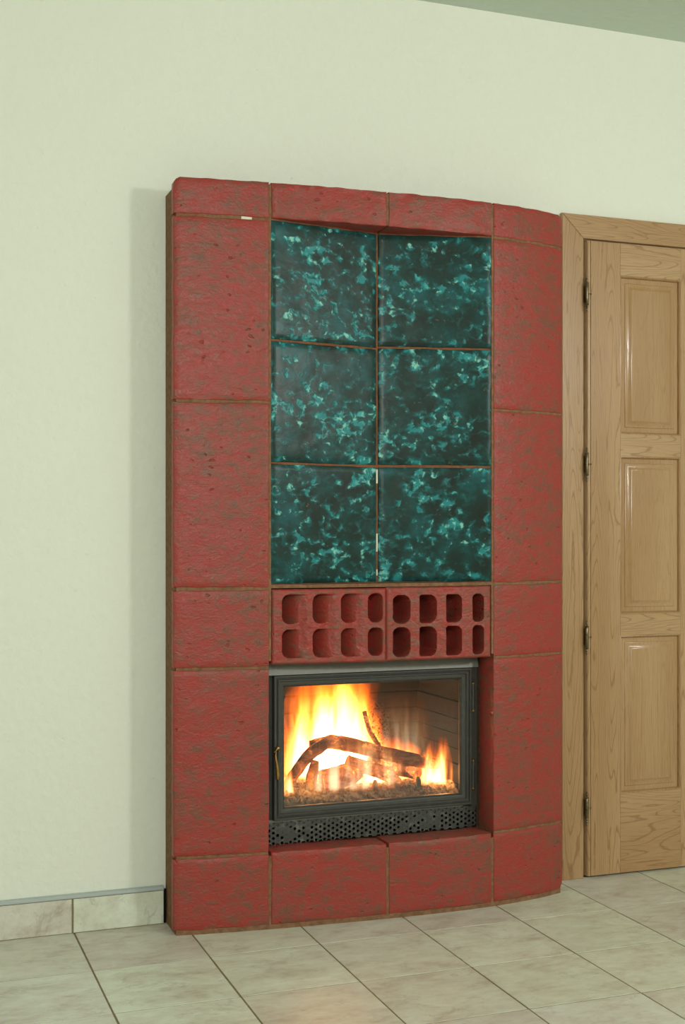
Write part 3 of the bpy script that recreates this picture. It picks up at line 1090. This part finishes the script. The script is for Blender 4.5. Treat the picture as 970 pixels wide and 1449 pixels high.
# perforated air grille: hexagonal cells each with a round hole; soot clogs some
mb = MB()
cell = 0.0147
rh = 0.0045
gx0, gx1, gz0, gz1 = -0.0185, 0.6440, 0.0015, 0.0650
gy = 0.000
rg = random.Random(5)
col_i = 0
x = gx0 + 0.004
while x < gx1 + 0.002:
    z = gz0 + 0.004 + (cell / 2 if col_i % 2 else 0.0)
    row = 0
    while z < gz1 + cell * 0.6:
        u = (x - gx0) / (gx1 - gx0)
        clogged = (0.06 < u < 0.20 and 0.008 < z < 0.052) or (0.64 < u < 0.82 and 0.008 < z < 0.050) or z < 0.010
        r = rh * (0.4 if rg.random() < (0.65 if clogged else 0.0) else rg.uniform(0.92, 1.04))
        deep = 0.004 if r > rh * 0.6 else 0.0012
        hexa = [(x + cell / math.sqrt(3) * math.cos(math.pi / 3 * q), z + cell / math.sqrt(3) * math.sin(math.pi / 3 * q)) for q in range(6)]
        ring = []
        for q in range(6):
            p, s2 = hexa[q], hexa[(q + 1) % 6]
            ring += [p, ((p[0] + s2[0]) / 2, (p[1] + s2[1]) / 2)]
        b = len(mb.v)

        def cl(p):
            return (min(max(p[0], gx0), gx1), min(max(p[1], gz0), gz1))
        circ = [cl((x + r * math.cos(math.pi / 6 * q), z + r * math.sin(math.pi / 6 * q))) for q in range(12)]
        mb.v += [(cl(p)[0], gy, cl(p)[1]) for p in ring]
        mb.v += [(p[0], gy, p[1]) for p in circ]
        mb.v += [(p[0], gy + deep, p[1]) for p in circ]
        for q in range(12):
            j = (q + 1) % 12
            mb.f.append((b + q, b + j, b + 12 + j, b + 12 + q))
            mb.f.append((b + 12 + q, b + 12 + j, b + 24 + j, b + 24 + q))
        if deep < 0.002:
            mb.f.append(tuple(b + 24 + q for q in range(12)))
        z += cell
        row += 1
    x += cell * 0.866
    col_i += 1
gme = ip(mb, 'air_grille', M['dusty_iron'], None, None, 'dusty black perforated grille under the glass door')
gme['kind'] = 'stuff'
mb = MB()
mb.box(gx0, gx1, 0.024, 0.030, gz0, gz1)
ip(mb, 'grille_back', M['seam'])
mb = MB()
mb.box(0.6445, 0.6525, 0.0, 0.012, 0.0, 0.506)
ip(mb, 'edge_seal', M['rubber'], None, None, 'brown sealing strip along the right side')

# fire chamber, in local insert coordinates
CX0, CX1, CY0, CY1, CZ0, CZ1 = 0.002, 0.640, 0.012, 0.385, 0.070, 0.520
mb = MB()
mb.box(CX0 - 0.008, CX1 + 0.008, CY1 + 0.026, CY1 + 0.034, CZ0 - 0.03, CZ1 + 0.012)
ip(mb, 'chamber_back', M['seam'])
mb = MB(); mb.box(CX0 - 0.008, CX1 + 0.008, CY0 + 0.02, CY1 + 0.0255, CZ1, CZ1 + 0.012); ip(mb, 'chamber_roof', M['seam'])
mb = MB(); mb.box(CX0 - 0.008, CX1 + 0.008, CY0 + 0.02, CY1 + 0.0255, CZ0 - 0.03, CZ0 - 0.012); ip(mb, 'chamber_floor', M['seam'])
mb = MB(); mb.box(CX0 - 0.008, CX0, CY0 + 0.02, CY1 + 0.0255, CZ0 - 0.0115, CZ1 - 0.0005); ip(mb, 'chamber_side', M['seam'])
mb = MB(); mb.box(CX1, CX1 + 0.008, CY0 + 0.02, CY1 + 0.0255, CZ0 - 0.0115, CZ1 - 0.0005); ip(mb, 'chamber_side', M['seam'])
rb = random.Random(12)
zz = CZ0 - 0.010
row = 0
while zz < CZ1 - 0.01:
    hgt = min(rb.uniform(0.044, 0.066), CZ1 - 0.002 - zz)
    cuts = [CX0 + 0.001] + ([CX0 + (CX1 - CX0) * rb.uniform(0.28, 0.4), CX0 + (CX1 - CX0) * rb.uniform(0.62, 0.75)]) + [CX1 - 0.001]
    for a, b in zip(cuts, cuts[1:]):
        mb = MB()
        dy = rb.uniform(0.0, 0.006)
        mb.bevel_box(a + 0.002, b - 0.002, CY1 - dy, CY1 + 0.0255, zz + 0.002, zz + hgt - 0.002, 0.003)
        ip(mb, 'firebrick', M['soot'])
    for sx in (0, 1):
        mb = MB()
        dy = rb.uniform(0.0, 0.005)
        ya, yb = CY0 + 0.022, CY1 - 0.012
        if sx:
            mb.box(CX1 - 0.012 - dy, CX1 - 0.0003, ya, yb, zz + 0.002, zz + hgt - 0.002)
        else:
            mb.box(CX0 + 0.0003, CX0 + 0.006 + dy * 0.4, ya, yb, zz + 0.002, zz + hgt - 0.002)
        ip(mb, 'firebrick', M['soot'])
    zz += hgt
    row += 1

# ------------------------------------------------------------------ fire: ash, grate, logs, flames (world coordinates)
ASH_Z = 0.270


def ash_top(x, y):
    u = (x - 1.03) / 0.62
    z = 0.306 + 0.022 * sst(-0.07, 0.02, y) + 0.020 * (1 - sst(0.0, 0.55, u)) * (1 - sst(0.10, 0.20, y))
    return z


mb = MB()
ra = random.Random(2)
ax0, ax1, ay0, ay1 = 1.040, 1.640, -0.060, 0.262
NX, NY = 150, 70
for i in range(NX + 1):
    for j in range(NY + 1):
        x, y = ax0 + (ax1 - ax0) * i / NX, ay0 + (ay1 - ay0) * j / NY
        z = ash_top(x, y) + 0.006 * noise.noise(Vector((x * 40, y * 40, 1.0))) + 0.006 * noise.noise(Vector((x * 120, y * 120, 5.0))) + ra.uniform(-0.0022, 0.0022)
        mb.v.append((x, y, z))
w = NY + 1
for i in range(NX):
    for j in range(NY):
        mb.f.append((i * w + j, (i + 1) * w + j, (i + 1) * w + j + 1, i * w + j + 1))
ring = [i * w for i in range(NX)] + [NX * w + k for k in range(NY)] + [i * w + NY for i in range(NX, 0, -1)] + [k for k in range(NY, 0, -1)]
cur = []
for a in ring:
    x, y, z = mb.v[a]
    cur.append(len(mb.v)); mb.v.append((x, y, ASH_Z))
for a in range(len(ring)):
    b = (a + 1) % len(ring)
    mb.f.append((ring[a], cur[a], cur[b], ring[b]))
mb.f.append(tuple(cur))
for _ in range(900):
    x, y = ra.uniform(ax0 + 0.01, ax1 - 0.01), ra.uniform(ay0 + 0.004, 0.05)
    s = ra.uniform(0.0015, 0.0042)
    z = ash_top(x, y) + ra.uniform(0.0, 0.004)
    q = [Vector((ra.uniform(-1, 1), ra.uniform(-1, 1), ra.uniform(-.8, .8))) * s for _k in range(4)]
    mb.add([Vector((x, y, z)) + v_ for v_ in q], [(0, 1, 2), (0, 2, 3), (0, 3, 1), (1, 3, 2)])
tag(mb.build('ash', M['ash']), 'grey flaky ash bed along the bottom of the glass', 'ash', kind='stuff')

grate = empty('fire_grate', (1.36, -0.002, 0.318))
tag(grate, 'dark iron log rest with upright teeth standing in the ash', 'grate')
mb = MB()
mb.box(-0.235, 0.215, -0.005, 0.005, -0.008, 0.004)
mb.build('bar', M['dusty_iron'], grate)
for x in (1.169, 1.275, 1.381, 1.449, 1.520):
    mb = MB()
    h = 0.036
    xx = x - 1.36
    mb.add([(xx - .008, -.006, 0), (xx + .008, -.006, 0), (xx + .008, .006, 0), (xx - .008, .006, 0),
            (xx - .0062, -.005, h * .75), (xx + .0062, -.005, h * .75), (xx + .0062, .005, h * .75), (xx - .0062, .005, h * .75),
            (xx - .003, -.003, h), (xx + .003, -.003, h), (xx + .003, .003, h), (xx - .003, .003, h)],
           [(3, 2, 1, 0), (0, 1, 5, 4), (1, 2, 6, 5), (2, 3, 7, 6), (3, 0, 4, 7), (4, 5, 9, 8), (5, 6, 10, 9), (6, 7, 11, 10), (7, 4, 8, 11), (8, 9, 10, 11)])
    mb.build('tooth', M['dusty_iron'], grate)


def log(pts, radii, label, mat='log', wob=0.22, seed=0.0, seg=14, name='log', cat='log'):
    P = [Vector(p) for p in pts]
    # resample
    out, rad = [], []
    for k in range(len(P) - 1):
        n = max(3, int((P[k + 1] - P[k]).length / 0.012))
        for q in range(n):
            t_ = q / n
            p0, p1, p2, p3 = P[max(k - 1, 0)], P[k], P[k + 1], P[min(k + 2, len(P) - 1)]
            out.append(0.5 * ((2 * p1) + (p2 - p0) * t_ + (2 * p0 - 5 * p1 + 4 * p2 - p3) * t_ ** 2 + (3 * p1 - p0 - 3 * p2 + p3) * t_ ** 3))
            rad.append(radii[k] + (radii[k + 1] - radii[k]) * t_)
    out.append(P[-1]); rad.append(radii[-1])
    mb = MB()
    mb.tube(out, rad, seg, wob, seed)
    o = mb.build(name, M[mat], None, 50)
    return tag(o, label, cat, 'logs burning in the insert')


log([(1.205, 0.085, 0.456), (1.29, 0.075, 0.458), (1.42, 0.055, 0.424), (1.52, 0.045, 0.398), (1.600, 0.035, 0.381)], [0.012, 0.020, 0.021, 0.020, 0.016],
    'longest charred log, sloping down to the right across the top of the pile', 'log', 0.25, 1.0)
log([(1.105, 0.015, 0.338), (1.145, 0.035, 0.385), (1.195, 0.050, 0.432), (1.262, 0.050, 0.468), (1.300, 0.055, 0.458)], [0.015, 0.017, 0.017, 0.017, 0.010],
    'charred bent log leaning from the left edge up to the top of the pile', 'log', 0.3, 5.0)
log([(1.180, 0.010, 0.334), (1.190, 0.022, 0.375), (1.205, 0.035, 0.415)], [0.014, 0.015, 0.011],
    'short upright charred piece standing behind the left tooth of the log rest', 'log', 0.3, 9.0)
log([(1.225, 0.030, 0.352), (1.290, 0.030, 0.364), (1.345, 0.035, 0.384)], [0.034, 0.040, 0.030],
    'thick round glowing log end lying at the front centre of the pile', 'ember_log', 0.28, 13.0, 18)
log([(1.300, 0.020, 0.408), (1.375, 0.015, 0.384), (1.440, 0.005, 0.354), (1.462, 0.002, 0.342)], [0.019, 0.021, 0.017, 0.010],
    'reddish split log sloping down to the right onto a tooth of the log rest', 'ember_log', 0.28, 17.0)
log([(1.385, 0.060, 0.394), (1.46, 0.055, 0.374), (1.545, 0.045, 0.352)], [0.022, 0.023, 0.018],
    'pinkish ember covered log lying under the right half of the longest log', 'ember_log', 0.28, 21.0)
log([(1.425, 0.078, 0.440), (1.392, 0.070, 0.490), (1.372, 0.065, 0.548)], [0.008, 0.007, 0.0065],
    'thin burning stick rising upright from the pile in front of the flames', 'log', 0.3, 25.0, 10, 'stick', 'stick')


def flame(name, loc, H, W, D, lean, low, power, label, seed, sharp=2.0, streak=28.0, cut=None, floor_=0.12, thin=1.25):
    """Closed body that hugs the flame; its emitting volume carries the tongues."""
    mb = MB()
    seg, rows = 20, 9
    top = min(H, cut) if cut else H
    prof = []
    for k in range(rows + 1):
        t_ = k / rows
        z = -0.004 + (top + 0.004) * t_
        hh = max(0.0, z) / H
        wid = W * (1 - low * hh) * 1.10
        e = math.sqrt(max(0.0, 1 - hh ** 3))
        prof.append((z, wid * max(0.25, e), D * 1.02 * max(0.35, e), lean * hh))
    for z, a, b, cx in prof:
        for i in range(seg):
            t_ = 2 * math.pi * i / seg
            mb.v.append((loc[0] + cx + a * math.cos(t_), loc[1] + b * math.sin(t_), loc[2] + z))
    for k in range(rows):
        for i in range(seg):
            j = (i + 1) % seg
            mb.f.append((k * seg + i, k * seg + j, (k + 1) * seg + j, (k + 1) * seg + i))
    mb.f.append(tuple(range(seg))[::-1])
    mb.f.append(tuple(rows * seg + i for i in range(seg)))
    o = mb.build(name, flame_mat(name + '_glow', H, W, D, lean, power, low, streak, seed, sharp, floor_, thin), None, None, loc)
    return tag(o, label, 'flame', 'flames in the insert')


flame('flame', (1.300, 0.155, 0.345), 0.45, 0.180, 0.095, 0.02, 0.22, 4200, 'tall wide yellow white flame filling the left half of the glass', 1.7, 2.5, 26, cut=0.375, floor_=0.42, thin=1.75)
flame('flame', (1.570, 0.015, 0.312), 0.175, 0.070, 0.042, 0.03, 0.55, 1600, 'low bright flame at the right end of the pile', 4.2, 2.2, 46)
flame('flame', (1.098, -0.005, 0.325), 0.16, 0.034, 0.035, -0.005, 0.50, 700, 'small flame at the lower left corner of the glass', 7.9, 1.8, 45)
flame('flame', (1.43, 0.105, 0.322), 0.15, 0.17, 0.045, 0.02, 0.25, 1400, 'white hot flame under the logs at the centre', 11.3, 1.7, 40)
flame('flame', (1.54, 0.190, 0.360), 0.28, 0.12, 0.06, 0.02, 0.30, 22, 'faint orange flame behind the right half of the longest log', 15.1, 1.8, 34)
flame('flame', (1.300, -0.020, 0.330), 0.22, 0.200, 0.028, 0.02, 0.20, 90, 'thin orange veil of flame licking over the front of the logs', 19.1, 1.5, 30)

glow('fire_glow', (1.29, 0.14, 0.48), 2.0, 0.05)
glow('ember_glow', (1.42, 0.10, 0.352), 0.7, 0.02)
glow('side_glow', (1.605, 0.0, 0.36), 0.5, 0.02)
glow('front_glow', (1.17, -0.02, 0.38), 0.4, 0.02)
